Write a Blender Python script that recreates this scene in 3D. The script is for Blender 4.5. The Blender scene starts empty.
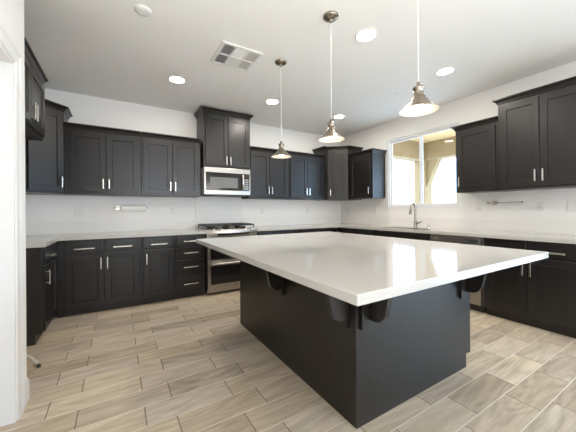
import bpy, bmesh, math, random
from mathutils import Matrix, Vector
random.seed(4)
S = bpy.context.scene
COL = S.collection
PI = math.pi

# ------------------------------------------------------------------ room numbers (metres)
CAM_H = 1.1938
YB, XR, XL, H = 4.584, 4.136, -1.17, 2.751
XN = -0.505            # near left wall plane
YREAR = -3.6
YBF, XRF, XLF = 3.974, 3.516, -0.572      # base cabinet front planes
YUF, XUF = 4.232, 3.784                    # upper cabinet front planes

# ------------------------------------------------------------------ camera, sky, lights, exposure
cam = bpy.data.cameras.new('camera')
cam.sensor_fit = 'HORIZONTAL'; cam.sensor_width = 36.0
cam.lens = 279.5784 / 576 * 36
cam.shift_y = (210.4848 - 216) / 576
cam.clip_start = 0.02
camo = bpy.data.objects.new('camera', cam); COL.objects.link(camo)
camo.matrix_world = (Matrix.Translation((0, 0, CAM_H)) @ Matrix.Rotation(-0.5474, 4, 'Z')
                     @ Matrix.Rotation(PI / 2, 4, 'X') @ Matrix.Rotation(-0.007, 4, 'Z'))
S.camera = camo

SKY = 10.5
CAN = 235.0
BULB = 9.0
w = bpy.data.worlds.new('sky'); S.world = w; w.use_nodes = True
bg = w.node_tree.nodes['Background']
bg.inputs[0].default_value = (0.49, 0.72, 1.0, 1); bg.inputs[1].default_value = SKY

def area(name, loc, rot, sx, sy, power, color):
    l = bpy.data.lights.new(name, 'AREA'); l.shape = 'RECTANGLE'; l.size = sx; l.size_y = sy
    l.energy = power; l.color = color
    o = bpy.data.objects.new(name, l); COL.objects.link(o); o.location = loc; o.rotation_euler = rot
    return o
# fill lamps added inside the sliding door (right) and rear window to boost daylight
area('fill_sliding_door', (XR - 0.06, -1.05, 1.08), (0, PI / 2, 0), 2.0, 2.3, 4, (0.80, 0.90, 1.0))
area('fill_rear_window', (1.7, YREAR + 0.06, 1.52), (PI / 2, 0, 0), 2.0, 1.1, 10, (1.0, 0.97, 0.92))

# unseen soft fill lamp, added behind the camera and thrown up at the ceiling
fl = area('bounce_fill', (0.65, -0.4, 1.3), (0, 0, 0), 1.0, 0.8, 38, (1.0, 0.95, 0.89))
fl.rotation_euler = Vector((-0.22, 0.5, 1.0)).to_track_quat('-Z', 'Y').to_euler()
fl2 = area('back_wall_fill', (2.7, -3.0, 1.75), (PI / 2, 0, 0.15), 1.8, 1.2, 52, (1.0, 0.95, 0.89))  # second added fill lamp, lifts the shaded wall under the uppers
S.view_settings.view_transform = 'Standard'
S.view_settings.look = 'None'
S.view_settings.gamma = 1
S.view_settings.use_curve_mapping = False
S.view_settings.exposure = -0.06
try:
    S.cycles.diffuse_bounces = 8; S.cycles.max_bounces = 14; S.cycles.use_denoising = True
    S.cycles.sample_clamp_indirect = 6
except Exception:
    pass

# ------------------------------------------------------------------ materials
def mat(name, color, rough=0.5, metal=0.0, spec=0.5, emit=None, estr=0, noise=None, bump=None, coat=0):
    m = bpy.data.materials.new(name); m.use_nodes = True
    nt = m.node_tree; p = nt.nodes['Principled BSDF']
    p.inputs['Base Color'].default_value = (*color, 1)
    p.inputs['Roughness'].default_value = rough; p.inputs['Metallic'].default_value = metal
    p.inputs['Specular IOR Level'].default_value = spec
    p.inputs['Coat Weight'].default_value = coat
    if emit:
        p.inputs['Emission Color'].default_value = (*emit, 1); p.inputs['Emission Strength'].default_value = estr
    if noise:   # (scale xyz, colour b)
        sc, cb = noise
        tc = nt.nodes.new('ShaderNodeTexCoord'); mp = nt.nodes.new('ShaderNodeMapping')
        mp.inputs['Scale'].default_value = sc
        nz = nt.nodes.new('ShaderNodeTexNoise'); nz.inputs['Scale'].default_value = 1; nz.inputs['Detail'].default_value = 5
        mx = nt.nodes.new('ShaderNodeMix'); mx.data_type = 'RGBA'
        mx.inputs['A'].default_value = (*color, 1); mx.inputs['B'].default_value = (*cb, 1)
        rp = nt.nodes.new('ShaderNodeMapRange'); rp.inputs['From Min'].default_value = 0.35; rp.inputs['From Max'].default_value = 0.65
        nt.links.new(tc.outputs['Object'], mp.inputs['Vector']); nt.links.new(mp.outputs[0], nz.inputs['Vector'])
        nt.links.new(nz.outputs['Fac'], rp.inputs['Value']); nt.links.new(rp.outputs[0], mx.inputs['Factor'])
        nt.links.new(mx.outputs['Result'], p.inputs['Base Color'])
    if bump:    # (scale, strength)
        nb = nt.nodes.new('ShaderNodeTexNoise'); nb.inputs['Scale'].default_value = bump[0]
        tb = nt.nodes.new('ShaderNodeTexCoord'); bp = nt.nodes.new('ShaderNodeBump')
        bp.inputs['Strength'].default_value = bump[1]; bp.inputs['Distance'].default_value = 0.002
        nt.links.new(tb.outputs['Object'], nb.inputs['Vector']); nt.links.new(nb.outputs['Fac'], bp.inputs['Height'])
        nt.links.new(bp.outputs[0], p.inputs['Normal'])
    return m

M = {}
M['wall'] = mat('wall_paint', (0.84, 0.815, 0.78), 0.75, spec=0.3, bump=(180, 0.12))
M['ceil'] = mat('ceiling_paint', (0.86, 0.845, 0.815), 0.85, spec=0.2, bump=(120, 0.15))
M['trim'] = mat('white_trim', (0.76, 0.75, 0.735), 0.35)
M['cab'] = mat('espresso_wood', (0.0065, 0.0055, 0.0050), 0.35, spec=0.56, noise=((60, 60, 2.5), (0.0115, 0.0095, 0.0085)))
M['toe'] = mat('dark_plinth', (0.014, 0.011, 0.010), 0.4)
M['quartz'] = mat('white_quartz', (0.50, 0.48, 0.445), 0.07, noise=((3, 3, 3), (0.515, 0.495, 0.46)))
M['quartzw'] = mat('lightened_quartz', (0.80, 0.775, 0.735), 0.4, spec=0.3, noise=((2, 2, 2), (0.81, 0.785, 0.745)))  # same quartz as the worktops, colour lightened to offset shade under the cabinets
M['steel'] = mat('stainless_steel', (0.42, 0.395, 0.36), 0.33, metal=1.0)
M['nickel'] = mat('brushed_nickel', (0.72, 0.69, 0.64), 0.27, metal=1.0)
M['chrome'] = mat('chrome', (0.75, 0.74, 0.72), 0.12, metal=1.0)
M['tap'] = mat('tap_nickel', (0.36, 0.335, 0.30), 0.25, metal=1.0)
M['pnickel'] = mat('pendant_nickel', (0.31, 0.27, 0.215), 0.24, metal=1.0)
M['glassblk'] = mat('black_glass', (0.012, 0.012, 0.013), 0.08)
M['winglass'] = mat('oven_window', (0.05, 0.052, 0.05), 0.12)
M['mwglass'] = mat('microwave_window', (0.13, 0.135, 0.13), 0.25)
M['iron'] = mat('cast_iron', (0.015, 0.014, 0.013), 0.5)
M['black'] = mat('black_plastic', (0.015, 0.015, 0.015), 0.4)
M['white'] = mat('white_plastic', (0.78, 0.765, 0.735), 0.35)
M['slot'] = mat('dark_slot', (0.05, 0.05, 0.05), 0.6)
M['grey'] = mat('grey_plastic', (0.4, 0.4, 0.39), 0.4)
M['enamel'] = mat('white_enamel', (0.9, 0.87, 0.8), 0.3)
M['canlens'] = mat('downlight_lens', (0.9, 0.9, 0.9), 0.5, emit=(1.0, 0.925, 0.82), estr=CAN)
M['bulb'] = mat('bulb_glass', (0.9, 0.9, 0.9), 0.5, emit=(1.0, 0.84, 0.62), estr=BULB)
M['paper'] = mat('paper_towel', (0.86, 0.84, 0.79), 0.9)
M['hose'] = mat('hose_white', (0.75, 0.74, 0.70), 0.4)
M['stucco'] = mat('patio_stucco', (0.30, 0.195, 0.09), 0.9, bump=(40, 0.3))
M['patio'] = mat('patio_ceiling', (0.62, 0.40, 0.18), 0.9)
M['concrete'] = mat('pale_concrete', (0.70, 0.68, 0.65), 0.9)
M['block'] = mat('pale_block', (0.62, 0.60, 0.56), 0.9)
M['duct'] = mat('vent_dark', (0.03, 0.03, 0.03), 0.8)

def glass_mat():
    m = bpy.data.materials.new('window_glass'); m.use_nodes = True
    nt = m.node_tree; nt.nodes.clear()
    out = nt.nodes.new('ShaderNodeOutputMaterial'); mx = nt.nodes.new('ShaderNodeMixShader')
    tr = nt.nodes.new('ShaderNodeBsdfTransparent'); gl = nt.nodes.new('ShaderNodeBsdfGlossy')
    lw = nt.nodes.new('ShaderNodeLayerWeight'); lw.inputs['Blend'].default_value = 0.5
    pw = nt.nodes.new('ShaderNodeMath'); pw.operation = 'POWER'; pw.inputs[1].default_value = 5.0; nt.links.new(lw.outputs['Facing'], pw.inputs[0])
    fr = nt.nodes.new('ShaderNodeMath'); fr.operation = 'MULTIPLY_ADD'; fr.inputs[1].default_value = 0.6; fr.inputs[2].default_value = 0.03; nt.links.new(pw.outputs[0], fr.inputs[0])
    tr.inputs[0].default_value = (0.97, 0.97, 0.97, 1); gl.inputs['Roughness'].default_value = 0.02
    nt.links.new(fr.outputs[0], mx.inputs[0]); nt.links.new(tr.outputs[0], mx.inputs[1]); nt.links.new(gl.outputs[0], mx.inputs[2])
    nt.links.new(mx.outputs[0], out.inputs[0])
    return m
M['glass'] = glass_mat()

def floor_mat():
    m = bpy.data.materials.new('wood_look_tile'); m.use_nodes = True
    nt = m.node_tree; p = nt.nodes['Principled BSDF']; L = nt.links.new
    def math_(op, a, b=None, c=None):
        n = nt.nodes.new('ShaderNodeMath'); n.operation = op
        for i, v in enumerate((a, b, c)):
            if v is None: continue
            if isinstance(v, (int, float)): n.inputs[i].default_value = v
            else: L(v, n.inputs[i])
        return n.outputs[0]
    geo = nt.nodes.new('ShaderNodeNewGeometry'); sp = nt.nodes.new('ShaderNodeSeparateXYZ'); L(geo.outputs['Position'], sp.inputs[0])
    x, y = sp.outputs[0], sp.outputs[1]
    TW, TL = 0.184, 0.499
    v = math_('DIVIDE', math_('SUBTRACT', y, 1.001), TW)
    row = math_('FLOOR', v); fv = math_('FRACT', v)
    par = math_('FLOORED_MODULO', row, 2.0)
    u = math_('DIVIDE', math_('SUBTRACT', math_('SUBTRACT', x, 0.133), math_('MULTIPLY', par, 0.157)), TL)
    colm = math_('FLOOR', u); fu = math_('FRACT', u)
    cid = nt.nodes.new('ShaderNodeCombineXYZ'); L(colm, cid.inputs[0]); L(row, cid.inputs[1])
    wn = nt.nodes.new('ShaderNodeTexWhiteNoise'); wn.noise_dimensions = '3D'; L(cid.outputs[0], wn.inputs['Vector'])
    ws = nt.nodes.new('ShaderNodeSeparateColor'); L(wn.outputs['Color'], ws.inputs[0])
    r1, r2, r3 = ws.outputs[0], ws.outputs[1], ws.outputs[2]
    # grain coordinates, shifted per tile
    gx = math_('ADD', math_('MULTIPLY', x, 1.6), math_('MULTIPLY', r1, 37.0))
    gy = math_('ADD', math_('MULTIPLY', y, 9.0), math_('MULTIPLY', r2, 53.0))
    gv = nt.nodes.new('ShaderNodeCombineXYZ'); L(gx, gv.inputs[0]); L(gy, gv.inputs[1]); L(math_('MULTIPLY', r3, 9.0), gv.inputs[2])
    n1 = nt.nodes.new('ShaderNodeTexNoise'); n1.inputs['Scale'].default_value = 1.1; n1.inputs['Detail'].default_value = 6
    n1.inputs['Roughness'].default_value = 0.6; n1.inputs['Distortion'].default_value = 0.9; L(gv.outputs[0], n1.inputs['Vector'])
    # ring lines: contour bands of a smooth field
    n2 = nt.nodes.new('ShaderNodeTexNoise'); n2.inputs['Scale'].default_value = 0.55; n2.inputs['Detail'].default_value = 1.5
    n2.inputs['Distortion'].default_value = 0.4; L(gv.outputs[0], n2.inputs['Vector'])
    rings = math_('FRACT', math_('MULTIPLY', n2.outputs['Fac'], 9.0))
    rl = nt.nodes.new('ShaderNodeMapRange'); rl.inputs['From Min'].default_value = 0.0; rl.inputs['From Max'].default_value = 0.45
    rl.interpolation_type = 'SMOOTHSTEP'; L(math_('ABSOLUTE', math_('SUBTRACT', rings, 0.5)), rl.inputs['Value'])
    n3 = nt.nodes.new('ShaderNodeTexNoise'); n3.inputs['Scale'].default_value = 6.0; n3.inputs['Detail'].default_value = 4
    gv3 = nt.nodes.new('ShaderNodeCombineXYZ'); L(math_('MULTIPLY', x, 1.2), gv3.inputs[0]); L(math_('MULTIPLY', y, 22.0), gv3.inputs[1]); L(r2, gv3.inputs[2])
    L(gv3.outputs[0], n3.inputs['Vector'])
    ramp = nt.nodes.new('ShaderNodeValToRGB'); e = ramp.color_ramp.elements
    e[0].position = 0.28; e[0].color = (0.33, 0.26, 0.18, 1); e[1].position = 0.72; e[1].color = (0.70, 0.61, 0.48, 1)
    k = e.new(0.5); k.color = (0.52, 0.437, 0.328, 1)
    tone = math_('ADD', math_('MULTIPLY', n1.outputs['Fac'], 0.56), math_('ADD', math_('MULTIPLY', rl.outputs[0], 0.09),
            math_('ADD', math_('MULTIPLY', n3.outputs['Fac'], 0.26), math_('MULTIPLY', math_('SUBTRACT', r3, 0.25), 0.19))))
    L(tone, ramp.inputs[0])
    hue = nt.nodes.new('ShaderNodeMix'); hue.data_type = 'RGBA'; hue.blend_type = 'MULTIPLY'; hue.inputs['Factor'].default_value = 1
    tint = nt.nodes.new('ShaderNodeMix'); tint.data_type = 'RGBA'; tint.inputs['A'].default_value = (1.03, 1.0, 0.95, 1); tint.inputs['B'].default_value = (0.97, 0.98, 1.03, 1)
    L(r1, tint.inputs['Factor']); L(ramp.outputs[0], hue.inputs['A']); L(tint.outputs['Result'], hue.inputs['B'])
    # joints
    jl = math_('LESS_THAN', math_('MULTIPLY', math_('MINIMUM', fv, math_('SUBTRACT', 1.0, fv)), TW), 0.0024)
    jc = math_('LESS_THAN', math_('MULTIPLY', math_('MINIMUM', fu, math_('SUBTRACT', 1.0, fu)), TL), 0.0027)
    g1 = nt.nodes.new('ShaderNodeMix'); g1.data_type = 'RGBA'; g1.inputs['B'].default_value = (0.17, 0.125, 0.08, 1)
    L(jc, g1.inputs['Factor']); L(hue.outputs['Result'], g1.inputs['A'])
    g2 = nt.nodes.new('ShaderNodeMix'); g2.data_type = 'RGBA'; g2.inputs['B'].default_value = (0.76, 0.70, 0.60, 1)
    L(jl, g2.inputs['Factor']); L(g1.outputs['Result'], g2.inputs['A'])
    L(g2.outputs['Result'], p.inputs['Base Color'])
    p.inputs['Roughness'].default_value = 0.42; p.inputs['Specular IOR Level'].default_value = 0.45
    bp = nt.nodes.new('ShaderNodeBump'); bp.inputs['Strength'].default_value = 0.12; bp.inputs['Distance'].default_value = 0.003
    hgt = math_('SUBTRACT', math_('MULTIPLY', n3.outputs['Fac'], 0.5), math_('MAXIMUM', jl, jc)); L(hgt, bp.inputs['Height']); L(bp.outputs[0], p.inputs['Normal'])
    return m
M['floor'] = floor_mat()

# ------------------------------------------------------------------ mesh builder
class MB:
    def __init__(s): s.v = []; s.f = []; s.sm = []
    def add(s, vs, fs, smooth=False):
        n = len(s.v); s.v += [tuple(a) for a in vs]; s.f += [tuple(i + n for i in f) for f in fs]; s.sm += [smooth] * len(fs); return s
    def box(s, x0, x1, y0, y1, z0, z1):
        return s.add([(x0,y0,z0),(x1,y0,z0),(x1,y1,z0),(x0,y1,z0),(x0,y0,z1),(x1,y0,z1),(x1,y1,z1),(x0,y1,z1)],
                     [(0,3,2,1),(4,5,6,7),(0,1,5,4),(1,2,6,5),(2,3,7,6),(3,0,4,7)])
    def loft(s, rings, cap0=True, cap1=True, smooth=False, closed=True):
        n = len(rings[0]); vs = [p for r in rings for p in r]; fs = []
        for k in range(len(rings) - 1):
            for i in range(n if closed else n - 1):
                j = (i + 1) % n
                fs.append((k*n+i, k*n+j, (k+1)*n+j, (k+1)*n+i))
        s.add(vs, fs, smooth)
        if cap0: s.add(rings[0], [tuple(range(n))[::-1]])
        if cap1: s.add(rings[-1], [tuple(range(n))])
        return s
    def lathe(s, prof, seg=32, c=(0,0,0), smooth=True, cap0=True, cap1=True):
        rings = [[(c[0] + r*math.cos(2*PI*i/seg), c[1] + r*math.sin(2*PI*i/seg), c[2] + z) for i in range(seg)] for r, z in prof]
        return s.loft(rings, cap0, cap1, smooth)
    def tube(s, pts, r, seg=10, smooth=True):
        P = [Vector(p) for p in pts]; rings = []
        up = Vector((0, 0, 1)); prev = None
        for i, p in enumerate(P):
            t = (P[min(i+1, len(P)-1)] - P[max(i-1, 0)]).normalized()
            if prev is None:
                a = t.cross(up)
                if a.length < 1e-4: a = t.cross(Vector((1, 0, 0)))
            else:
                a = prev - t * prev.dot(t)
            a.normalize(); b = t.cross(a); prev = a
            rr = r[i] if isinstance(r, (list, tuple)) else r
            rings.append([tuple(p + a*rr*math.cos(2*PI*k/seg) + b*rr*math.sin(2*PI*k/seg)) for k in range(seg)])
        return s.loft(rings, smooth=smooth)
    def prism(s, poly, z0, z1):   # ccw polygon in xy
        return s.loft([[(x, y, z0) for x, y in poly], [(x, y, z1) for x, y in poly]])
    def prism_axis(s, poly, a0, a1, axis):   # polygon in the other two axes
        def mk(a, q):
            if axis == 'x': return (a, q[0], q[1])
            if axis == 'y': return (q[0], a, q[1])
            return (q[0], q[1], a)
        return s.loft([[mk(a0, q) for q in poly], [mk(a1, q) for q in poly]])

def obj(name, mb, m, parent=None, loc=(0,0,0), rotz=0, bevel=0, seg=2):
    me = bpy.data.meshes.new(name); me.from_pydata(mb.v, [], mb.f)
    for p, sm in zip(me.polygons, mb.sm): p.use_smooth = sm
    bm = bmesh.new(); bm.from_mesh(me); bmesh.ops.recalc_face_normals(bm, faces=bm.faces); bm.to_mesh(me); bm.free()
    me.materials.append(M[m] if isinstance(m, str) else m)
    o = bpy.data.objects.new(name, me); COL.objects.link(o); o.location = loc; o.rotation_euler = (0, 0, rotz)
    if parent: o.parent = parent
    if bevel:
        b = o.modifiers.new('bevel', 'BEVEL'); b.width = bevel; b.segments = seg; b.limit_method = 'ANGLE'
    return o
def tag(o, label, cat, group=None):
    o['label'] = label; o['category'] = cat
    if group: o['group'] = group
    return o
def thing(name, label, cat, loc=(0,0,0), rotz=0, group=None):
    o = bpy.data.objects.new(name, None); COL.objects.link(o); o.location = loc; o.rotation_euler = (0, 0, rotz)
    o.empty_display_size = 0.1
    return tag(o, label, cat, group)
def struct(name, mb, m, **k):
    o = obj(name, mb, m, **k); o['kind'] = 'structure'; return o
def struct_empty(name, loc=(0,0,0), rotz=0):
    o = bpy.data.objects.new(name, None); COL.objects.link(o); o.location = loc; o.rotation_euler = (0,0,rotz); o['kind'] = 'structure'; return o

# ------------------------------------------------------------------ room shell
X0, X1 = -1.75, XR + 0.14
struct('floor', MB().box(X0, X1, YREAR - 0.14, YB + 0.14, -0.1, 0), 'floor')
struct('ceiling', MB().box(X0, X1, YREAR - 0.14, YB + 0.14, H, H + 0.1), 'ceil')
struct('wall_back', MB().box(XL - 0.14, XR, YB, YB + 0.14, 0, H), 'wall')
struct('wall_front', MB().box(XN, 0.6, YREAR - 0.14, YREAR, 0, H).box(2.8, XR, YREAR - 0.14, YREAR, 0, H)
       .box(0.6, 2.8, YREAR - 0.14, YREAR, 0, 0.9).box(0.6, 2.8, YREAR - 0.14, YREAR, 2.15, H), 'wall')
# right wall with the kitchen window and the sliding door openings
WY0, WY1, WZ0, WZ1 = 2.125, 3.338, 1.235, 2.425
DY0, DY1, DZ1 = -2.25, 0.15, 2.12
struct('wall_right', MB().box(XR, X1, WY1, YB + 0.14, 0, H).box(XR, X1, WY0, WY1, 0, WZ0).box(XR, X1, WY0, WY1, WZ1, H)
       .box(XR, X1, DY1, WY0, 0, H).box(XR, X1, DY0, DY1, DZ1, H).box(XR, X1, YREAR - 0.14, DY0, 0, H), 'wall')
# left wall: near piece with a door opening, rounded end, return into the fridge alcove
OY0, OY1, OZ = 1.36, 2.185, 2.055
YE = 2.43; R = 0.02
mb = MB()
mb.box(XN - 0.13, XN, YREAR - 0.14, OY0, 0, H).box(XN - 0.13, XN, OY0, OY1, OZ, H)
arc = [(XN - R + R*math.cos(a*PI/16), YE - R + R*math.sin(a*PI/16)) for a in range(9)]
mb.prism([(XL - 0.14, OY1), (XN, OY1)] + arc + [(XL - 0.14, YE)], 0, H)
mb.box(XL - 0.14, XL, YE, YB + 0.14, 0, H)
mb.box(X0, X0 + 0.12, OY0 - 0.1, OY1, 0, H)
struct('wall_left', mb, 'wall')
# door in the left wall (closed, set back) with jamb; casing is trim_1
d = struct_empty('door_1', (XN - 0.09, OY0, 0))
obj('door_slab', MB().box(-0.035, 0, 0.02, OY1 - OY0 - 0.02, 0.008, OZ - 0.02), 'trim', d, bevel=0.002)
obj('door_jamb', MB().box(-0.04, 0.093, OY1 - OY0 - 0.018, OY1 - OY0, 0, OZ).box(-0.04, 0.093, 0, 0.018, 0, OZ).box(-0.04, 0.093, 0.018, OY1 - OY0 - 0.018, OZ - 0.018, OZ), 'trim', d)
obj('door_stop', MB().box(0.002, 0.03, OY1 - OY0 - 0.03, OY1 - OY0 - 0.018, 0, OZ - 0.018).box(0.002, 0.03, 0.018, 0.03, 0, OZ - 0.018), 'trim', d)
# moulded casing around the opening, mitred: profile = (distance from opening, thickness)
prof = [(0.0, 0.0), (0.0, 0.008), (0.012, 0.012), (0.05, 0.014), (0.062, 0.019), (0.085, 0.021), (0.09, 0.018), (0.09, 0.0)]
rings = []
for (yy, zz, sy, sz) in [(OY0, 0, -1, 0), (OY0, OZ, -1, 1), (OY1, OZ, 1, 1), (OY1, 0, 1, 0)]:
    rings.append([(XN + t, yy + sy*dd, zz + sz*dd) for dd, t in prof])
struct('trim_1', MB().loft(rings), 'trim')
# baseboard on the wall strip between casing and the alcove, going round the bullnose
bprof = [(0.0, 0.0), (0.014, 0.0), (0.014, 0.10), (0.010, 0.118), (0.006, 0.128), (0.0, 0.132)]
path = [((XN, OY1 + 0.092), (1, 0)), ((XN, YE - R), (1, 0))]
for a in range(1, 8):
    t = a * PI / 16; path.append(((XN - R + R*math.cos(t), YE - R + R*math.sin(t)), (math.cos(t), math.sin(t))))
path += [((XN - R, YE), (0, 1)), ((XL + 0.02, YE), (0, 1))]
struct('baseboard_left', MB().loft([[(p[0] + n[0]*q, p[1] + n[1]*q, z) for q, z in bprof] for p, n in path]), 'trim')
struct('baseboard_right', MB().box(XR - 0.014, XR, DY1 + 0.02, 0.325, 0, 0.13), 'trim', bevel=0.003)

# kitchen window: white vinyl slider with a drywall return
wy = WY1 - WY0; wz = WZ1 - WZ0
win = struct_empty('window_1', (XR + 0.014, WY0, WZ0))
ft = 0.026
obj('window_frame', MB().box(0, 0.07, 0, ft, 0, wz).box(0, 0.07, wy - ft, wy, 0, wz).box(0, 0.07, ft, wy - ft, 0, ft).box(0, 0.07, ft, wy - ft, wz - ft, wz), 'trim', win, bevel=0.003)
mid = wy/2 - 0.005
def sash(y0, y1, x0, x1, nm):
    s_ = 0.027; z0, z1 = ft, wz - ft
    so = obj(nm, MB().box(x0, x1, y0, y0 + s_, z0, z1).box(x0, x1, y1 - s_, y1, z0, z1).box(x0, x1, y0 + s_, y1 - s_, z0, z0 + s_).box(x0, x1, y0 + s_, y1 - s_, z1 - s_, z1), 'trim', win, bevel=0.002)
    obj('pane', MB().box((x0+x1)/2 - 0.002, (x0+x1)/2 + 0.002, y0 + s_, y1 - s_, z0 + s_, z1 - s_), 'glass', so)
sash(ft, mid + 0.022, 0.012, 0.034, 'window_sash'); sash(mid - 0.022, wy - ft, 0.036, 0.058, 'window_sash')
# casing bead of the drywall opening and sill
struct('trim_2', MB().box(XR - 0.005, XR, WY0 - 0.02, WY1 + 0.02, WZ0 - 0.022, WZ0).box(XR, XR + 0.013, WY0, WY1, WZ0 - 0.001, WZ0 + 0.006)
       .box(XR - 0.005, XR, WY0 - 0.02, WY0, WZ0, WZ1 + 0.02).box(XR - 0.005, XR, WY1, WY1 + 0.012, WZ0, WZ1 + 0.02).box(XR - 0.005, XR, WY0, WY1, WZ1, WZ1 + 0.02), 'trim')
# sliding door and rear window (unseen behind the photographer, added to bring in daylight)
d2 = struct_empty('door_2', (XR + 0.05, DY0, 0)); dw = DY1 - DY0
obj('door_frame', MB().box(0, 0.07, 0, 0.06, 0, DZ1).box(0, 0.07, dw - 0.06, dw, 0, DZ1).box(0, 0.07, 0.06, dw - 0.06, DZ1 - 0.06, DZ1).box(0, 0.07, 0.06, dw - 0.06, 0, 0.06).box(0, 0.07, dw/2 - 0.04, dw/2 + 0.04, 0.06, DZ1 - 0.06), 'trim', d2, bevel=0.003)
obj('pane', MB().box(0.03, 0.035, 0.06, dw - 0.06, 0.06, DZ1 - 0.06), 'glass', d2)
w2 = struct_empty('window_2', (0.6, YREAR - 0.1, 0.9))
obj('window_frame', MB().box(0, 0.06, 0, 0.06, 0, 1.25).box(2.14, 2.2, 0, 0.06, 0, 1.25).box(0.06, 2.14, 0, 0.06, 0, 0.06).box(0.06, 2.14, 0, 0.06, 1.19, 1.25).box(1.07, 1.13, 0, 0.06, 0.06, 1.19), 'trim', w2, bevel=0.003)
obj('pane', MB().box(0.06, 2.14, 0.028, 0.033, 0.06, 1.19), 'glass', w2)

# ------------------------------------------------------------------ outside
struct('ground', MB().box(-8, 30, -15, 25, -0.3, -0.12), 'concrete')
PX, PY = 6.55, 4.22
pc = thing('patio_cover', 'beige covered patio with beams and corner post seen through the kitchen window', 'patio cover', (PX, PY, -0.12))
Lz = 0.12
obj('patio_ceiling', MB().box(X1 - PX + 0.01, 0.2, -3.5, 0.2, 2.82 + Lz, 2.9 + Lz), 'patio', pc)
obj('beam', MB().box(-0.13, 0.17, -3.5, 0.17, 2.40 + Lz, 2.82 + Lz), 'stucco', pc, bevel=0.01)
obj('beam', MB().box(X1 - PX + 0.01, -0.13, -0.13, 0.17, 2.40 + Lz, 2.82 + Lz), 'stucco', pc, bevel=0.01)
obj('post', MB().box(-0.13, 0.17, -0.13, 0.17, 0, 2.40 + Lz), 'stucco', pc, bevel=0.01)
obj('post', MB().box(-0.13, 0.17, -3.5, -3.2, 0, 2.40 + Lz), 'stucco', pc, bevel=0.01)
obj('knee_brace', MB().prism_axis([(-0.13, 1.75 + Lz), (-0.13, 2.40 + Lz), (-0.42, 2.40 + Lz)], -0.06, 0.1, 'x'), 'stucco', pc)
fw = MB()
fw.box(17, 17.2, -12, 22, -0.12, 1.75)
for i in range(14): fw.box(16.93, 17.27, -12 + i*2.5, -11.6 + i*2.5, -0.12, 1.85)
tag(obj('garden_wall', fw, 'block'), 'low pale boundary wall far beyond the patio, along the foot of the window view', 'wall')

# ------------------------------------------------------------------ cabinet kit
def offset_poly(poly, offs):
    n = len(poly); out = []
    for i in range(n):
        a, b, c = Vector(poly[i-1]), Vector(poly[i]), Vector(poly[(i+1) % n])
        d1 = (b - a).normalized(); d2 = (c - b).normalized()
        n1 = Vector((d1.y, -d1.x)) * offs[i-1]; n2 = Vector((d2.y, -d2.x)) * offs[i]
        p1 = a + n1; p2 = b + n2
        den = d1.x*d2.y - d1.y*d2.x
        if abs(den) < 1e-6: out.append(tuple(b + n1)); continue
        t = ((p2.x - p1.x)*d2.y - (p2.y - p1.y)*d2.x) / den
        out.append(tuple(p1 + d1*t))
    return out
def crown_mb(poly, flags, z0, h, pr):
    rings = []
    for z, o in [(z0, 0.004), (z0 + h*0.15, 0.010), (z0 + h*0.25, 0.010), (z0 + h*0.62, pr*0.55), (z0 + h*0.78, pr*0.90), (z0 + h*0.80, pr), (z0 + h, pr)]:
        q = offset_poly(poly, [o*f for f in flags]); rings.append([(x, y, z) for x, y in q])
    return MB().loft(rings)
def shaker_mb(w, h, t=0.02, st=0.06):
    i1 = st; i2 = st + 0.0035; rc = 0.009
    def rect(i, y): return [(i, y, i), (w - i, y, i), (w - i, y, h - i), (i, y, h - i)]
    mb = MB(); b = 0.0015
    mb.loft([rect(0, 0), rect(0, -t + b), rect(b, -t), rect(i1, -t), rect(i2, -t + rc), ], cap0=True, cap1=True)
    return mb
def slab_mb(w, h, t=0.02):
    b = 0.003
    def rect(i, y): return [(i, y, i), (w - i, y, i), (w - i, y, h - i), (i, y, h - i)]
    return MB().loft([rect(0, 0), rect(0, -t + b), rect(b, -t)])
def handle_mb(kind, L):
    mb = MB(); r = 0.0075
    if kind == 'v':
        mb.box(-r, r, -0.034, -0.024, -L/2, L/2)
        for s_ in (-1, 1): mb.box(-0.005, 0.005, -0.026, 0.0, s_*L*0.36 - 0.005, s_*L*0.36 + 0.005)
    else:
        mb.box(-L/2, L/2, -0.034, -0.024, -r, r)
        for s_ in (-1, 1): mb.box(s_*L*0.36 - 0.005, s_*L*0.36 + 0.005, -0.026, 0.0, -0.005, 0.005)
    return mb
def front(parent, kind, x0, x1, z0, z1, hd=None, y=0, rotz=0, loc=None):
    w, h = x1 - x0, z1 - z0
    o = obj(kind, shaker_mb(w, h) if kind == 'door' else slab_mb(w, h), 'cab', parent, loc=(x0, y, z0))
    if hd:
        t, hx, hz, L = hd
        obj('handle', handle_mb(t, L), 'nickel', o, loc=(hx - x0, -0.02, hz - z0), bevel=0.0025)
    return o
VL, HL = 0.128, 0.20
def upper(label, loc, rot, w, d, z0, z1, ch, ndoor=2, single='r', mid=None, cl=0, cr=0, pr=0.045, group=None, stile=0.03, hz=None, fill=0.0):
    t = thing('upper_cabinet', label, 'cabinet', loc, rot, group)
    zz = loc[2]
    obj('body', MB().box(0.001, w - 0.001, 0, d, z0, z1), 'cab', t, bevel=0.002)
    obj('crown_moulding', crown_mb([(0.001, -0.0), (w - 0.001, -0.0), (w - 0.001, d), (0.001, d)], [1, cr, 0, cl], z1, ch, pr), 'cab', t)
    b0, b1 = z0 + 0.028, z1 - 0.03
    hz_ = (z0 + 0.135) if hz is None else hz
    if ndoor == 2:
        m = (w + fill) / 2 if mid is None else mid
        front(t, 'door', stile + fill, m - 0.004, b0, b1, ('v', m - 0.032, hz_, VL)); front(t, 'door', m + 0.004, w - stile, b0, b1, ('v', m + 0.032, hz_, VL))
    else:
        hx = w - stile - 0.03 if single == 'r' else stile + 0.03
        front(t, 'door', stile, w - stile, b0, b1, ('v', hx, hz_, VL))
    return t
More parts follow.
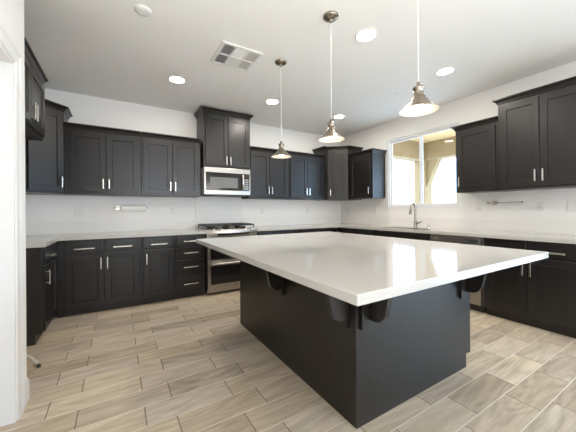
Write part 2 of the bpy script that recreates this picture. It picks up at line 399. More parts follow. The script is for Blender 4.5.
def base(label, loc, rot, w, fronts, d=0.58, group=None, toe=0.05, z1=0.874):
    t = thing('base_cabinet', label, 'cabinet', loc, rot, group)
    obj('body', MB().box(0.001, w - 0.001, 0.0, d, 0.09, z1), 'cab', t, bevel=0.002)
    obj('toe_kick', MB().box(0.001, w - 0.001, toe, d, 0, 0.09), 'toe', t)
    for f in fronts: front(t, *f)
    return t
ZD0, ZD1, ZR0, ZR1 = 0.105, 0.70, 0.725, 0.862   # doors, drawers
def std_fronts(w, n, hside=None, fill=0.0):
    fs = []
    if n == 2:
        m = (w + fill)/2
        for a, b, hx in ((0.03 + fill, m - 0.012, m - 0.045), (m + 0.012, w - 0.03, m + 0.045)):
            fs.append(('drawer', a, b, ZR0, ZR1, ('h', (a + b)/2, 0.772, HL)))
        for a, b, hx in ((0.03 + fill, m - 0.003, m - 0.032), (m + 0.003, w - 0.03, m + 0.032)):
            fs.append(('door', a, b, ZD0, ZD1, ('v', hx, 0.59, 0.14)))
    else:
        a, b = 0.02, w - 0.02
        fs.append(('drawer', a, b, ZR0, ZR1, ('h', w/2, 0.772, min(HL, w*0.5))))
        fs.append(('door', a, b, ZD0, ZD1, ('v', a + 0.032 if hside == 'l' else b - 0.032, 0.59, 0.14)))
    return fs
RB, RR, RL = 0, -PI/2, PI/2
G_UB, G_UR = 'dark upper cabinets on the back wall', 'dark upper cabinets on the right wall'
G_BB, G_BR = 'dark base cabinets along the back wall', 'dark base cabinets along the right wall'
dU = YB - YUF - 0.022
# back wall uppers; front of doors lies on YUF, the body 2 cm behind
upper('dark two-door upper cabinet directly right of the tall left corner cabinet', (-0.541, YUF + 0.02, 0), RB, 0.815, dU, 1.41, 2.205, 0.06, group=G_UB, fill=0.026)
upper('dark two-door upper cabinet directly left of the microwave', (0.276, YUF + 0.02, 0), RB, 0.787, dU, 1.41, 2.205, 0.06, group=G_UB)
upper('tall dark two-door cabinet above the microwave, its crown close to the ceiling', (1.088, 4.175, 0), RB, 0.747, YB - 4.175 - 0.002, 1.857, 2.665, 0.06, cl=1, cr=1, group=G_UB, hz=1.96)
upper('dark two-door upper cabinet directly right of the microwave', (1.838, YUF + 0.02, 0), RB, 0.77, dU, 1.40, 2.19, 0.06, group=G_UB)
upper('dark two-door upper cabinet left of the tall right corner cabinet', (2.61, YUF + 0.02, 0), RB, 0.80, dU, 1.40, 2.19, 0.06, cr=0, group=G_UB)
# right wall uppers (local x runs towards the camera)
upper('narrow dark one-door upper cabinet left of the window, showing its bluish side', (XUF + 0.02, 3.955, 0), RR, 0.56, XR - XUF - 0.022, 1.405, 2.195, 0.065, ndoor=1, single='r', cr=1, group=G_UR)
upper('short dark one-door upper cabinet right of the window', (XUF + 0.02, 1.992, 0), RR, 0.486, XR - XUF - 0.022, 1.41, 2.215, 0.06, ndoor=1, single='l', cl=1, group=G_UR)
upper('tall dark two-door upper cabinet at the right edge of the photo', (XUF + 0.005, 1.504, 0), RR, 0.756, XR - XUF - 0.007, 1.412, 2.40, 0.06, cl=1, cr=1, group=G_UR)
# over the fridge space, on the left wall
upper('dark two-door cabinet over the empty fridge space, at the left edge', (-0.575, YE + 0.012, 0), RL, 3.325 - YE - 0.014, -0.575 - XL - 0.002, 1.838, 2.35, 0.06, cr=1, pr=0.035, mid=0.385, group='dark upper cabinets on the left wall', hz=1.96)
# diagonal corner cabinets
def corner_upper(label, pts, a, b, z0, z1, ch, flags, hs):
    t = thing('corner_cabinet', label, 'cabinet', (a[0], a[1], 0), math.atan2(b[1] - a[1], b[0] - a[0]), 'tall diagonal corner cabinets')
    ang = -t.rotation_euler[2]; c, s_ = math.cos(ang), math.sin(ang)
    loc = [((x - a[0])*c - (y - a[1])*s_, (x - a[0])*s_ + (y - a[1])*c) for x, y in pts]
    obj('body', MB().prism(loc, z0, z1), 'cab', t, bevel=0.002)
    obj('crown_moulding', crown_mb(loc, flags, z1, ch, 0.048), 'cab', t)
    w = math.hypot(b[0] - a[0], b[1] - a[1])
    hx = w - 0.06 if hs == 'r' else 0.06
    front(t, 'door', 0.03, w - 0.03, z0 + 0.03, z1 - 0.03, ('v', hx, z0 + 0.135, VL))
    return t
a, b = (-0.838, 3.955), (-0.543, 4.25)
corner_upper('tall dark diagonal corner cabinet on the left, its door catching blue window light', [a, b, (-0.543, YB - 0.002), (XL + 0.002, YB - 0.002), (XL + 0.002, 3.955)], a, b, 1.41, 2.39, 0.062, [1, 1, 0, 0, 1], 'r')
a, b = (3.49, 4.24), (3.765, 3.965)
corner_upper('tall dark diagonal corner cabinet on the right, where back and right walls meet', [a, b, (3.80, 3.965), (XR - 0.002, 3.965), (XR - 0.002, YB - 0.002), (3.42, YB - 0.002), (3.42, 4.24)], a, b, 1.395, 2.355, 0.065, [1, 1, 1, 0, 0, 1, 1], 'l')

# base cabinets, back wall
yb_ = YBF + 0.02
base('dark two-door two-drawer base cabinet, leftmost on the back wall', (-0.585, yb_, 0), RB, 0.845, std_fronts(0.845, 2, fill=0.05), d=YB - yb_ - 0.002, group=G_BB)
base('narrow dark base cabinet with one drawer over one door, left of the drawer stack', (0.261, yb_, 0), RB, 0.392, std_fronts(0.392, 1, 'l'), d=YB - yb_ - 0.002, group=G_BB)
dr = [(0.715, 0.862, 0.785), (0.545, 0.70, 0.625), (0.325, 0.53, 0.435), (0.105, 0.31, 0.205)]
base('dark four-drawer base cabinet directly left of the range', (0.654, yb_, 0), RB, 0.398, [('drawer', 0.02, 0.378, a_, b_, ('h', 0.199, c_, 0.19)) for a_, b_, c_ in dr], d=YB - yb_ - 0.002, group=G_BB)
base('dark two-door base cabinet directly right of the range, mostly behind the island', (1.855, yb_, 0), RB, 0.79, std_fronts(0.79, 2), d=YB - yb_ - 0.002, group=G_BB)
base('dark two-door base cabinet at the right end of the back wall, behind the island', (2.647, yb_, 0), RB, 0.84, std_fronts(0.84, 2), d=YB - yb_ - 0.002, group=G_BB)
# left wall base (its end panel faces the fridge space)
base('dark base cabinet on the left wall beside the empty fridge space', (XLF - 0.02, 3.335, 0), RL, 0.638, std_fronts(0.60, 1, 'l'), d=XLF - 0.02 - XL - 0.002)
# right wall
xr_ = XRF + 0.02
base('dark base cabinet nearest the back corner on the right wall, behind the island', (xr_, 3.97, 0), RR, 0.85, std_fronts(0.85, 2), d=XR - xr_ - 0.002, group=G_BR)
t = thing('sink_cabinet', 'dark base cabinet under the sink and window, behind the island', 'cabinet', (xr_, 3.09, 0), RR, G_BR)
obj('body', MB().box(0.001, 0.909, 0, XR - xr_ - 0.002, 0.09, 0.62).box(0.001, 0.909, 0, 0.02, 0.62, 0.874), 'cab', t)
obj('toe_kick', MB().box(0.001, 0.909, 0.05, XR - xr_ - 0.002, 0, 0.09), 'toe', t)
front(t, 'door', 0.03, 0.452, ZD0, ZD1, ('v', 0.42, 0.59, 0.14)); front(t, 'door', 0.458, 0.88, ZD0, ZD1, ('v', 0.49, 0.59, 0.14))
front(t, 'drawer', 0.03, 0.88, ZR0, ZR1)
base('dark two-door two-drawer base cabinet right of the dishwasher, behind the island corner', (xr_, 1.548, 0), RR, 0.79, std_fronts(0.79, 2), d=XR - xr_ - 0.002, group=G_BR)
base('dark base cabinet at the bottom right edge of the photo, under the worktop end', (xr_, 0.757, 0), RR, 0.444, std_fronts(0.444, 1, 'l'), d=XR - xr_ - 0.002, group=G_BR)

# ------------------------------------------------------------------ worktops and splashbacks
Z0, Z1 = 0.876, 0.914
CF = 0.031
yc, xc, xlc = YBF - CF, XRF - CF, XLF + 0.012
tag(obj('worktop', MB().prism([(XL + 0.001, 3.325), (xlc, 3.325), (xlc, yc), (1.064, yc), (1.064, YB - 0.001), (XL + 0.001, YB - 0.001)], Z0, Z1), 'quartz', bevel=0.003),
    'white quartz L-shaped worktop left of the range', 'worktop')
# sink cut-out: SX0..SX1, SY0..SY1
SX0, SX1, SY0, SY1 = 3.585, 3.80, 2.30, 3.0
SX1 = 3.84
tag(obj('worktop', MB().box(1.846, XR - 0.001, yc, YB - 0.001, Z0, Z1)
        .box(xc, XR - 0.001, SY1, yc, Z0, Z1).box(xc, SX0, SY0, SY1, Z0, Z1).box(SX1, XR - 0.001, SY0, SY1, Z0, Z1)
        .box(xc, XR - 0.001, 0.32, SY0, Z0, Z1), 'quartz'),
    'white quartz L-shaped worktop right of the range, running under the window', 'worktop')
ZS = 1.068
tag(obj('backsplash', MB().box(XL + 0.022, 1.064, YB - 0.02, YB - 0.001, Z1, ZS).box(XL + 0.001, XL + 0.021, 3.325, YB - 0.001, Z1, ZS), 'quartzw'),
    'low white quartz upstand along the wall left of the range', 'backsplash')
tag(obj('backsplash', MB().box(1.066, 1.838, YB - 0.019, YB - 0.001, 0.915, 1.425), 'quartzw', bevel=0.002),
    'tall white quartz slab on the wall between range and microwave', 'backsplash')
tag(obj('backsplash', MB().box(1.846, XR - 0.022, YB - 0.02, YB - 0.001, Z1, ZS).box(XR - 0.021, XR - 0.001, 0.32, YB - 0.001, Z1, ZS), 'quartzw'),
    'low white quartz upstand right of the range and below the window', 'backsplash')

# ------------------------------------------------------------------ sink, tap
t = thing('sink', 'stainless undermount sink set in the worktop below the window', 'sink', ((SX0 + SX1)/2, (SY0 + SY1)/2, 0.66))
hx, hy = (SX1 - SX0)/2, (SY1 - SY0)/2
def rrect(hx, hy, z, r=0.03, n=5):
    out = []
    for cx, cy, a0 in ((hx - r, hy - r, 0), (-hx + r, hy - r, PI/2), (-hx + r, -hy + r, PI), (hx - r, -hy + r, 1.5*PI)):
        for k in range(n + 1):
            a_ = a0 + k*PI/2/n; out.append((cx + r*math.cos(a_), cy + r*math.sin(a_), z))
    return out
obj('bowl', MB().loft([rrect(hx - 0.002, hy - 0.002, 0.2535), rrect(hx - 0.004, hy - 0.004, 0.03), rrect(hx - 0.03, hy - 0.03, 0.005), rrect(hx - 0.02, hy - 0.02, 0.0), rrect(hx + 0.012, hy + 0.012, 0.0) , rrect(hx + 0.012, hy + 0.012, 0.214)], cap0=False, cap1=False).loft([rrect(hx - 0.03, hy - 0.03, 0.005), rrect(hx - 0.03, hy - 0.03, 0.003)]), 'steel', t)
obj('drain', MB().lathe([(0.045, 0.006), (0.04, 0.009), (0.025, 0.008)], 20), 'chrome', t)

def arc_pts(c, r, a0, a1, n, plane):
    out = []
    for i in range(n + 1):
        a_ = a0 + (a1 - a0)*i/n; u, v = r*math.cos(a_), r*math.sin(a_)
        out.append((c[0] + u*plane[0], c[1] + u*plane[1], c[2] + v))
    return out
t = thing('kitchen_faucet', 'brushed nickel gooseneck kitchen tap with pull-down spray head, below the window', 'faucet', (3.90, 2.645, Z1))
dx = (-0.93, 0.37)
pts = [(0, 0, 0.06), (0, 0, 0.22)]
cx, cy = dx[0]*0.036, dx[1]*0.036
pts += [(cx - dx[0]*0.036*math.cos(q), cy - dx[1]*0.036*math.cos(q), 0.31 + 0.06*math.sin(q)) for q in [i*PI/12 for i in range(0, 12)]]
pts += [(dx[0]*0.073, dx[1]*0.073, 0.29)]
obj('base', MB().lathe([(0.03, 0), (0.03, 0.008), (0.024, 0.014), (0.022, 0.10), (0.016, 0.11)], 20), 'tap', t)
obj('spout', MB().tube(pts, 0.0135, 12), 'tap', t)
obj('spray_head', MB().tube([(dx[0]*0.073, dx[1]*0.073, 0.292), (dx[0]*0.078, dx[1]*0.078, 0.25), (dx[0]*0.084, dx[1]*0.084, 0.205)], [0.014, 0.019, 0.021], 14), 'tap', t)
obj('lever', MB().tube([(0.0, -0.02, 0.065), (0.0, -0.05, 0.075), (0.0, -0.105, 0.10)], [0.014, 0.010, 0.006], 10), 'tap', t)
tag(obj('air_gap', MB().lathe([(0.022, 0), (0.022, 0.004), (0.017, 0.006), (0.017, 0.05), (0.014, 0.058), (0.006, 0.06)], 18), 'chrome', loc=(3.965, 2.47, Z1)),
    'small chrome cylinder cap on the worktop right of the tap', 'air gap')

# ------------------------------------------------------------------ dishwasher
t = thing('dishwasher', 'stainless dishwasher under the right worktop, half hidden by the island', 'dishwasher', (XRF + 0.02, 2.176, 0), RR)
obj('body', MB().box(0.004, 0.608, 0.02, 0.58, 0.09, 0.868), 'grey', t)
obj('toe_kick', MB().box(0.004, 0.608, 0.06, 0.58, 0.0, 0.09), 'black', t)
obj('door', MB().box(0.005, 0.607, -0.03, 0.02, 0.095, 0.765), 'steel', t, bevel=0.006)
cp = obj('control_panel', MB().box(0.005, 0.607, -0.03, 0.02, 0.77, 0.868), 'steel', t, bevel=0.006)
obj('handle', MB().tube([(0.06, -0.03, 0.72), (0.06, -0.065, 0.72), (0.306, -0.068, 0.72), (0.55, -0.065, 0.72), (0.55, -0.03, 0.72)], 0.010, 10), 'nickel', t)
obj('display', MB().box(0.46, 0.58, -0.0315, -0.029, 0.80, 0.84), 'winglass', cp)
obj('badge', MB().box(0.05, 0.11, -0.0315, -0.029, 0.815, 0.83), 'grey', cp)

# ------------------------------------------------------------------ microwave
t = thing('microwave', 'stainless over-the-range microwave with dark window, under the tall cabinet', 'microwave', (1.094, 4.184, 1.432), 0)
W, Hh = 0.74, 0.42
obj('body', MB().box(0, W, 0.03, YB - 4.184 - 0.021, 0.012, Hh), 'grey', t)
obj('underside', MB().box(0.01, W - 0.01, 0.0, YB - 4.184 - 0.03, 0.0, 0.012).box(0.06, 0.2, 0.1, 0.3, -0.006, 0.0).box(0.5, 0.66, 0.1, 0.3, -0.006, 0.0), 'black', t)
fr = obj('vent_strip', MB().box(0, W, -0.012, 0.03, 0.345, Hh), 'steel', t, bevel=0.004)
obj('badge', MB().lathe([(0.013, 0.0), (0.013, 0.003)], 20).add([], []), 'grey', fr, loc=(W*0.52, -0.012, 0.383)).rotation_euler = (PI/2, 0, 0)
obj('bottom_strip', MB().box(0, W, -0.012, 0.03, 0.012, 0.078), 'steel', t, bevel=0.004)
dr_ = obj('door', MB().box(0.0, 0.03, -0.012, 0.03, 0.079, 0.344).box(0.03, 0.56, -0.010, 0.03, 0.079, 0.344), 'steel', t, bevel=0.002)
obj('door_glass', MB().box(0.028, 0.575, -0.0135, -0.010, 0.08, 0.343), 'glassblk', dr_)
obj('window', MB().box(0.09, 0.525, -0.0155, -0.0135, 0.115, 0.275), 'mwglass', dr_)
obj('handle', MB().tube([(0.60, -0.012, 0.10), (0.60, -0.045, 0.11), (0.60, -0.052, 0.21), (0.60, -0.045, 0.315), (0.60, -0.012, 0.325)], 0.013, 10), 'nickel', dr_)
cp = obj('control_panel', MB().box(0.575, 0.725, -0.012, 0.03, 0.079, 0.344), 'glassblk', t)
obj('end_strip', MB().box(0.725, W, -0.012, 0.03, 0.079, 0.344), 'steel', t)
obj('display', MB().box(0.63, 0.71, -0.0135, -0.012, 0.30, 0.33), 'winglass', cp)
kb = MB()
for r_ in range(5):
    for c_ in range(3): kb.box(0.632 + c_*0.027, 0.652 + c_*0.027, -0.0135, -0.012, 0.10 + r_*0.035, 0.122 + r_*0.035)
obj('keypad', kb, 'grey', cp)

# ------------------------------------------------------------------ range (double oven, gas top)
t = thing('gas_range', 'stainless double-oven gas range with black grates on the back wall', 'range', (1.068, 3.93, 0))
W = 0.775; D = YB - 3.93 - 0.022
obj('body', MB().box(0.003, W - 0.003, 0.03, D, 0.03, 0.90), 'steel', t)
for fx in (0.05, W - 0.05):
    for fy in (0.08, D - 0.06): obj('foot', MB().lathe([(0.02, 0), (0.02, 0.03)], 12, (fx, fy, 0)), 'black', t)
obj('kick_panel', MB().box(0.02, W - 0.02, 0.05, 0.08, 0.005, 0.07), 'black', t)
# lower oven
lo = obj('lower_oven_door', MB().box(0.004, W - 0.004, -0.018, 0.03, 0.075, 0.485), 'steel', t, bevel=0.004)
obj('oven_glass', MB().box(0.045, W - 0.045, -0.0205, -0.018, 0.155, 0.41), 'glassblk', lo)
obj('handle', MB().tube([(0.06, -0.018, 0.445), (0.06, -0.06, 0.45), (W/2, -0.066, 0.45), (W - 0.06, -0.06, 0.45), (W - 0.06, -0.018, 0.445)], 0.013, 10), 'nickel', lo)
obj('badge', MB().lathe([(0.012, 0.0), (0.012, 0.003)], 18), 'slot', lo, loc=(W*0.53, -0.018, 0.115)).rotation_euler = (PI/2, 0, 0)
up = obj('upper_oven_door', MB().box(0.004, W - 0.004, -0.018, 0.03, 0.49, 0.815), 'steel', t, bevel=0.004)
obj('oven_glass', MB().box(0.045, W - 0.045, -0.0205, -0.018, 0.515, 0.735), 'glassblk', up)
obj('handle', MB().tube([(0.06, -0.018, 0.765), (0.06, -0.06, 0.77), (W/2, -0.066, 0.77), (W - 0.06, -0.06, 0.77), (W - 0.06, -0.018, 0.765)], 0.013, 10), 'nickel', up)
# bowed front control panel
n = 16
poly = [(W*i/n, 0.02 - 0.075*math.sin(PI*i/n)**0.8) for i in range(n + 1)] + [(W, 0.06), (0, 0.06)]
rings = []
for z, k in ((0.82, 0.45), (0.84, 0.85), (0.875, 1.0), (0.905, 0.96), (0.918, 0.80)):
    rings.append([(x, 0.02 - (0.02 - y)*k if y < 0.03 else y, z) for x, y in poly])
cp = obj('control_panel', MB().loft(rings), 'steel', t)
obj('display', MB().loft([[(W*i/n, 0.02 - 0.075*k*math.sin(PI*i/n)**0.8 - 0.0015, z) for i in range(3, n - 2)] + [(W*i/n, 0.02 - 0.075*k*math.sin(PI*i/n)**0.8 + 0.002, z) for i in range(n - 3, 2, -1)] for z, k in ((0.848, 0.886), (0.862, 0.945), (0.874, 1.0))]), 'glassblk', cp)
for i, kx in enumerate((0.10, 0.20, W/2, W - 0.20, W - 0.10)):
    kb = MB().lathe([(0.022, 0.0), (0.021, 0.018), (0.017, 0.022)], 18)
    obj('knob', kb, 'nickel', t, loc=(kx, 0.045 - 0.065*math.sin(PI*kx/W), 0.914))
obj('cooktop', MB().box(0.0, W, 0.06, D, 0.895, 0.925), 'steel', t, bevel=0.004)
obj('cooktop_well', MB().box(0.03, W - 0.03, 0.085, D - 0.04, 0.925, 0.928), 'glassblk', t)
bpos = [(0.16, 0.20), (0.16, 0.46), (W/2, 0.33), (W - 0.16, 0.20), (W - 0.16, 0.46)]
for bx_, by_ in bpos:
    bo = obj('burner', MB().lathe([(0.048, 0.928), (0.045, 0.942), (0.03, 0.944)], 20, (bx_, by_, 0)), 'iron', t)
    obj('burner_cap', MB().lathe([(0.038, 0.9445), (0.038, 0.951), (0.03, 0.954)], 20, (bx_, by_, 0)), 'iron', bo)
for g in range(3):
    gx0, gx1 = 0.015 + g*(W - 0.03)/3 + 0.003, 0.015 + (g + 1)*(W - 0.03)/3 - 0.003
    gm = MB(); z0_, z1_ = 0.968, 0.990; y0_, y1_ = 0.085, D - 0.045; b_ = 0.012
    gm.box(gx0, gx1, y0_, y0_ + b_, z0_, z1_).box(gx0, gx1, y1_ - b_, y1_, z0_, z1_).box(gx0, gx0 + b_, y0_ + b_, y1_ - b_, z0_, z1_).box(gx1 - b_, gx1, y0_ + b_, y1_ - b_, z0_, z1_)
    gm.box((gx0 + gx1)/2 - b_/2, (gx0 + gx1)/2 + b_/2, y0_ + b_, y1_ - b_, z0_, z1_)
    for q in (0.2, 0.4, 0.6, 0.8):
        yy = y0_ + (y1_ - y0_)*q; gm.box(gx0 + b_, gx1 - b_, yy - b_/2, yy + b_/2, z0_ + 0.002, z1_ + 0.006)
    for qx in (gx0, gx1 - b_):
        for qy in (y0_, y1_ - b_): gm.box(qx, qx + b_, qy, qy + b_, 0.928, z0_)
    obj('grate', gm, 'iron', t, bevel=0.002)

# ------------------------------------------------------------------ island
IX0, IX1, IY0, IY1 = 0.672, 2.383, 0.668, 2.882
BX0, BX1, BY0, BY1 = 1.104, 2.308, 1.110, 2.798
t = thing('kitchen_island', 'large dark kitchen island base with panelled sides and curved brackets, mid room', 'island', (BX0, BY0, 0))
bw, bd = BX1 - BX0, BY1 - BY0
obj('body', MB().box(0.018, bw, 0.018, bd - 0.018, 0.10, 0.874), 'cab', t)
obj('plinth', MB().box(0.018, bw - 0.06, 0.018, bd - 0.018, 0.0, 0.10), 'toe', t)
obj('end_panel', MB().prism_axis([(0, 0), (bw - 0.06, 0), (bw - 0.06, 0.10), (bw, 0.10), (bw, 0.874), (0, 0.874)], 0.0, 0.018, 'y'), 'cab', t, bevel=0.0015)
obj('end_panel', MB().prism_axis([(0, 0), (bw - 0.06, 0), (bw - 0.06, 0.10), (bw, 0.10), (bw, 0.874), (0, 0.874)], bd - 0.018, bd, 'y'), 'cab', t, bevel=0.0015)
obj('back_panel', MB().box(0.0, 0.018, 0.0185, bd - 0.0185, 0.0, 0.874), 'cab', t, bevel=0.0015)
# doors on the working side (facing the sink)
for k in range(3):
    ww = (bd - 0.04)/3; y0_ = 0.02 + k*ww
    for (kind, a_, b_, hd) in (('door', 0.115, 0.70, ('v', 0.05, 0.59, 0.14)), ('drawer', 0.725, 0.862, ('h', (ww - 0.02)/2, 0.772, HL))):
        o = obj(kind, shaker_mb(ww - 0.02, b_ - a_) if kind == 'door' else slab_mb(ww - 0.02, b_ - a_), 'cab', t, loc=(bw, y0_ + 0.01, a_), rotz=RL)
        obj('handle', handle_mb(hd[0], hd[3]), 'nickel', o, loc=(hd[1], -0.02, hd[2] - a_), bevel=0.0025)
def rib_profile():
    # (outward, z): outward from the cleat face
    top, bot = 0.874, 0.585
    pts = [(0.0, top), (0.0, bot + 0.0), (0.05, bot)]
    for i in range(1, 8):
        a_ = -PI/2 + i*PI/16*0.96
        pts.append((0.05 + 0.085*math.cos(a_), bot + 0.10 + 0.10*math.sin(a_)))
    pts += [(0.148, 0.73), (0.165, 0.80), (0.175, top)]
    return pts
RP = rib_profile()
RP = [(q*0.85, z) for q, z in RP]
def bracket(kind, at):
    if kind == 'front':      # on the end panel, rib points to -y
        o = obj('bracket', MB().prism_axis([(-0.02 - q, z) for q, z in RP], at, at + 0.035, 'x'), 'cab', t, bevel=0.001)
        obj('cleat', MB().box(at - 0.055, at + 0.028, -0.02, -0.0005, 0.535, 0.874), 'cab', o, bevel=0.001)
    else:                    # on the back panel, rib points to -x
        o = obj('bracket', MB().prism_axis([(-0.02 - q, z) for q, z in RP], at, at + 0.035, 'y'), 'cab', t, bevel=0.001)
        obj('cleat', MB().box(-0.02, -0.0005, at + 0.007, at + 0.09, 0.535, 0.874), 'cab', o, bevel=0.001)
bracket('front', 1.188 - BX0); bracket('front', 2.205 - BX0)
bracket('side', 1.155 - BY0); bracket('side', 1.87 - BY0)
tag(obj('island_worktop', MB().box(IX0, IX1, IY0, IY1, 0.8745, 0.914), 'quartz', bevel=0.004), 'large white polished slab on top of the dark island, overhanging its base', 'worktop')

# ------------------------------------------------------------------ pendants
def pendant(label, x, y, zr):
    t = thing('pendant_lamp', label, 'pendant lamp', (x, y, zr), 0, 'pendant lamps above the island')
    top = H - zr
    obj('canopy', MB().lathe([(0.063, top - 0.0005), (0.063, top - 0.008), (0.055, top - 0.018), (0.03, top - 0.028), (0.012, top - 0.032), (0.010, top - 0.05)], 28), 'pnickel', t)
    obj('cord', MB().tube([(0, 0, top - 0.05), (0, 0, 0.155)], 0.0022, 8), 'white', t)
    pr = [(0.006, 0.165), (0.012, 0.155), (0.014, 0.14), (0.030, 0.136), (0.032, 0.125), (0.026, 0.12), (0.026, 0.085), (0.036, 0.08), (0.037, 0.068), (0.048, 0.062), (0.052, 0.05), (0.083, 0.02), (0.100, 0.006), (0.106, 0.0)]
    inn = [(0.104, 0.0), (0.098, 0.007), (0.080, 0.018), (0.05, 0.045), (0.034, 0.06)]
    obj('shade', MB().lathe(pr, 36, cap1=False), 'pnickel', t)
    obj('reflector', MB().lathe([(0.106, 0.0)] + inn, 36, cap0=False, cap1=True), 'enamel', t)
    bu = obj('bulb', MB().lathe([(0.002, 0.004), (0.015, 0.006), (0.024, 0.015), (0.027, 0.028), (0.022, 0.042), (0.014, 0.052), (0.012, 0.06)], 20), 'bulb', t)
    return t
pendant('nickel pendant lamp hanging farthest away, on the long cord near the microwave', 1.470, 2.536, 1.757)
pendant('nickel pendant lamp in the middle of the three above the island', 1.470, 1.732, 1.760)
pendant('nickel pendant lamp nearest and largest, hanging in front of the window', 1.470, 0.972, 1.757)

# ------------------------------------------------------------------ downlights and ceiling items
def downlight(label, x, y):
    t = thing('downlight', label, 'ceiling light', (x, y, H), 0, 'round recessed ceiling lights')
    obj('trim_ring', MB().loft([[(r*math.cos(2*PI*i/32), r*math.sin(2*PI*i/32), z) for i in range(32)] for r, z in ((0.098, -0.0005), (0.098, -0.005), (0.090, -0.009), (0.078, -0.007), (0.078, -0.0005))], cap0=False, cap1=False, smooth=True), 'white', t)
    obj('lens', MB().lathe([(0.074, -0.0012), (0.074, -0.004)], 32), 'canlens', t)
downlight('round recessed ceiling light above the left wall cabinets, leftmost of five', 0.609, 3.499)
downlight('round recessed ceiling light in front of the tall cabinet above the microwave', 1.892, 3.521)
downlight('round recessed ceiling light farthest back, above the right corner cabinet', 3.154, 3.524)
downlight('round recessed ceiling light nearest the camera, above the island', 1.898, 1.758)
downlight('round recessed ceiling light right of the nearest pendant, near the window wall', 3.156, 1.761)

t = thing('ceiling_vent', 'square white louvred air vent in the ceiling', 'vent', (1.034, 2.687, H))
e = 0.205
obj('backing', MB().box(-e + 0.02, e - 0.02, -e + 0.02, e - 0.02, -0.003, -0.0005), 'duct', t)
obj('frame', MB().box(-e, -e + 0.028, -e, e, -0.014, -0.0005).box(e - 0.028, e, -e, e, -0.014, -0.0005).box(-e + 0.028, e - 0.028, -e, -e + 0.028, -0.014, -0.0005).box(-e + 0.028, e - 0.028, e - 0.028, e, -0.014, -0.0005)
    .box(-0.072, -0.058, -e + 0.028, e - 0.028, -0.014, -0.003).box(0.058, 0.072, -e + 0.028, e - 0.028, -0.014, -0.003).box(-e + 0.028, e - 0.028, -0.007, 0.007, -0.014, -0.003), 'white', t, bevel=0.002)
def louvers(x0, x1, y0, y1, n, axis, tilt, hw):
    mb = MB(); th = 0.0012
    for i in range(n):
        if axis == 'y':
            c_ = x0 + (x1 - x0)*(i + 0.5)/n; d_ = math.cos(tilt)*hw; u_ = math.sin(tilt)*hw
            mb.add([(c_ - d_, y0, -0.008 - u_), (c_ + d_, y0, -0.008 + u_), (c_ + d_, y1, -0.008 + u_), (c_ - d_, y1, -0.008 - u_),
                    (c_ - d_, y0, -0.008 - u_ - th), (c_ + d_, y0, -0.008 + u_ - th), (c_ + d_, y1, -0.008 + u_ - th), (c_ - d_, y1, -0.008 - u_ - th)],
                   [(0,1,2,3),(7,6,5,4),(0,4,5,1),(1,5,6,2),(2,6,7,3),(3,7,4,0)])
        else:
            c_ = y0 + (y1 - y0)*(i + 0.5)/n; d_ = math.cos(tilt)*hw; u_ = math.sin(tilt)*hw
            mb.add([(x0, c_ - d_, -0.008 - u_), (x0, c_ + d_, -0.008 + u_), (x1, c_ + d_, -0.008 + u_), (x1, c_ - d_, -0.008 - u_),
                    (x0, c_ - d_, -0.008 - u_ - th), (x0, c_ + d_, -0.008 + u_ - th), (x1, c_ + d_, -0.008 + u_ - th), (x1, c_ - d_, -0.008 - u_ - th)],
                   [(0,1,2,3),(7,6,5,4),(0,4,5,1),(1,5,6,2),(2,6,7,3),(3,7,4,0)])
    return mb
q0, q1 = -e + 0.028, e - 0.028
for y0_, y1_ in ((q0, -0.007), (0.007, q1)):
    obj('louver', louvers(q0, -0.072, y0_, y1_, 5, 'y', 0.55, 0.0058), 'white', t)
    obj('louver', louvers(0.072, q1, y0_, y1_, 5, 'y', -0.55, 0.0068), 'white', t)
obj('louver', louvers(-0.058, 0.058, q0, -0.007, 7, 'x', -0.5, 0.0062), 'white', t)
obj('louver', MB().box(-0.058, 0.058, 0.007, q1, -0.012, -0.004), 'white', t)
t = thing('smoke_detector', 'round white smoke detector on the ceiling near the top left of the photo', 'smoke detector', (0.177, 2.423, H))
obj('body', MB().lathe([(0.062, -0.0005), (0.062, -0.007), (0.056, -0.014), (0.04, -0.018)], 28), 'white', t)
obj('sensor_grille', MB().lathe([(0.03, -0.018), (0.028, -0.020)], 20), 'white', t)
tag(obj('sprinkler_cover', MB().lathe([(0.042, -0.0005), (0.042, -0.004), (0.036, -0.007)], 24), 'white', loc=(3.22, 2.444, H)), 'small flat white round cover plate on the ceiling by the nearest pendant', 'ceiling cover')

# ------------------------------------------------------------------ wall items
def outlet(label, loc, rot, gang=1, kind='outlet'):
    t = thing('wall_outlet' if kind == 'outlet' else 'light_switch', label, 'outlet' if kind == 'outlet' else 'switch', loc, rot, 'white wall plates above the worktops')
    w = 0.035 + 0.023*(gang - 1)*1.0 + (0.0 if gang == 1 else 0.0)
    obj('plate', MB().box(-w, w, -0.006, -0.0005, -0.058, 0.058), 'white', t, bevel=0.002)
    for g in range(gang):
        cx = (g - (gang - 1)/2)*0.046
        if kind == 'outlet':
            for s_ in (-1, 1):
                r_ = obj('receptacle', MB().box(cx - 0.016, cx + 0.016, -0.0085, -0.006, s_*0.021 - 0.015, s_*0.021 + 0.015), 'white', t, bevel=0.002)
                obj('slots', MB().box(cx - 0.008, cx - 0.005, -0.0092, -0.0085, s_*0.021 - 0.004, s_*0.021 + 0.008).box(cx + 0.005, cx + 0.008, -0.0092, -0.0085, s_*0.021 - 0.004, s_*0.021 + 0.008), 'slot', r_)
        else:
            obj('rocker', MB().box(cx - 0.016, cx + 0.016, -0.010, -0.006, -0.033, 0.033), 'white', t, bevel=0.002)
outlet('white double switch plate on the back wall, left of the paper towel roll', (-0.43, YB, 1.20), RB, 2, 'switch')
outlet('white outlet on the back wall between the paper towel roll and the range', (0.727, YB, 1.20), RB)
outlet('white outlet on the back wall just right of the range', (2.24, YB, 1.19), RB)
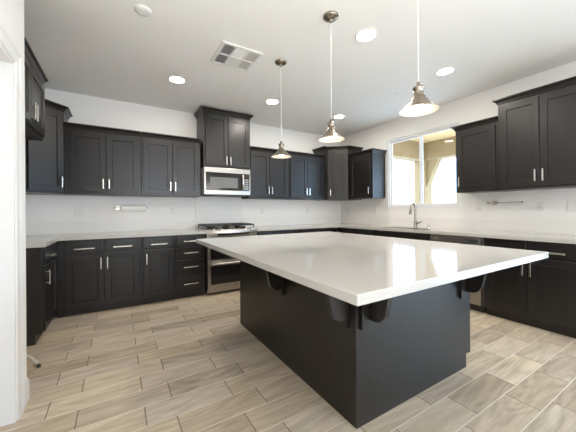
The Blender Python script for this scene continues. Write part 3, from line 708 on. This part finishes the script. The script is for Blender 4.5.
outlet('white outlet on the back wall near the right corner', (3.24, YB, 1.185), RB)
outlet('white outlet on the right wall close to the back corner', (XR, 4.38, 1.185), RR)
outlet('white outlet on the right wall just left of the window', (XR, 3.64, 1.18), RR)
outlet('white switch on the right wall between the window and the metal towel bar', (XR, 1.86, 1.235), RR, 1, 'switch')
outlet('white outlet on the right wall directly right of the metal towel bar', (XR, 1.235, 1.225), RR)
outlet('white double switch plate at the right edge of the photo', (XR, 0.95, 1.215), RR, 2, 'switch')
# paper towel holder with roll on the back wall
t = thing('paper_towel_holder', 'chrome wall holder carrying the white paper towel roll', 'paper towel holder', (0.0, YB, 1.245), 0)
obj('rosette', MB().box(0, 0, 0, 0, 0, 0) if False else MB().tube([(0, -0.0005, 0), (0, -0.012, 0)], 0.028, 20), 'chrome', t)
obj('arm', MB().tube([(0, -0.01, 0), (0, -0.05, 0.0), (0.0, -0.065, 0.0)], 0.010, 10), 'chrome', t)
obj('bar', MB().tube([(-0.03, -0.065, 0), (0.36, -0.065, 0)], 0.007, 10), 'chrome', t)
obj('finial', MB().tube([(-0.045, -0.065, 0), (-0.028, -0.065, 0)], 0.013, 12), 'chrome', t)
obj('end_knob', MB().tube([(0.355, -0.065, 0), (0.372, -0.065, 0)], 0.011, 12), 'chrome', t)
tag(obj('paper_towel_roll', MB().loft([[(x, -0.065 + r_*math.cos(2*PI*i/28), r_*math.sin(2*PI*i/28)) for i in range(28)] for x, r_ in ((0.045, 0.0085), (0.045, 0.045), (0.345, 0.045), (0.345, 0.0085))], cap0=False, cap1=False), 'paper', loc=(0.0, YB, 1.245)),
    'thin white paper towel roll on the chrome holder, back wall left of the range', 'paper towel')
t = thing('towel_bar', 'empty brushed metal paper towel bar on the right wall under the cabinets', 'towel bar', (XR, 1.675, 1.272), RR)
obj('rosette', MB().tube([(0, -0.0005, 0), (0, -0.012, 0)], 0.030, 22), 'nickel', t)
obj('arm', MB().tube([(0, -0.01, 0), (0, -0.05, 0), (0, -0.06, 0)], 0.012, 10), 'nickel', t)
obj('bar', MB().tube([(-0.05, -0.06, 0), (0.30, -0.06, 0)], 0.007, 10), 'nickel', t)
obj('finial', MB().tube([(-0.07, -0.06, 0), (-0.045, -0.06, 0)], 0.012, 12), 'nickel', t)
obj('end_knob', MB().tube([(0.29, -0.06, 0), (0.31, -0.06, 0)], 0.012, 12), 'nickel', t)
# water hose on the floor of the fridge space
t = thing('water_hose', 'white water hose on the floor of the empty fridge space', 'hose', (-0.53, 2.85, 0))
obj('tube', MB().tube([(-0.60, 0.42, 0.012), (-0.42, 0.40, 0.012), (-0.25, 0.33, 0.03), (-0.14, 0.22, 0.045), (-0.06, 0.11, 0.038), (-0.01, 0.03, 0.02), (0.0, 0.0, 0.013)], 0.0075, 10), 'hose', t)
obj('connector', MB().tube([(0.0, 0.0, 0.014), (0.008, -0.02, 0.013)], 0.013, 10), 'slot', t)
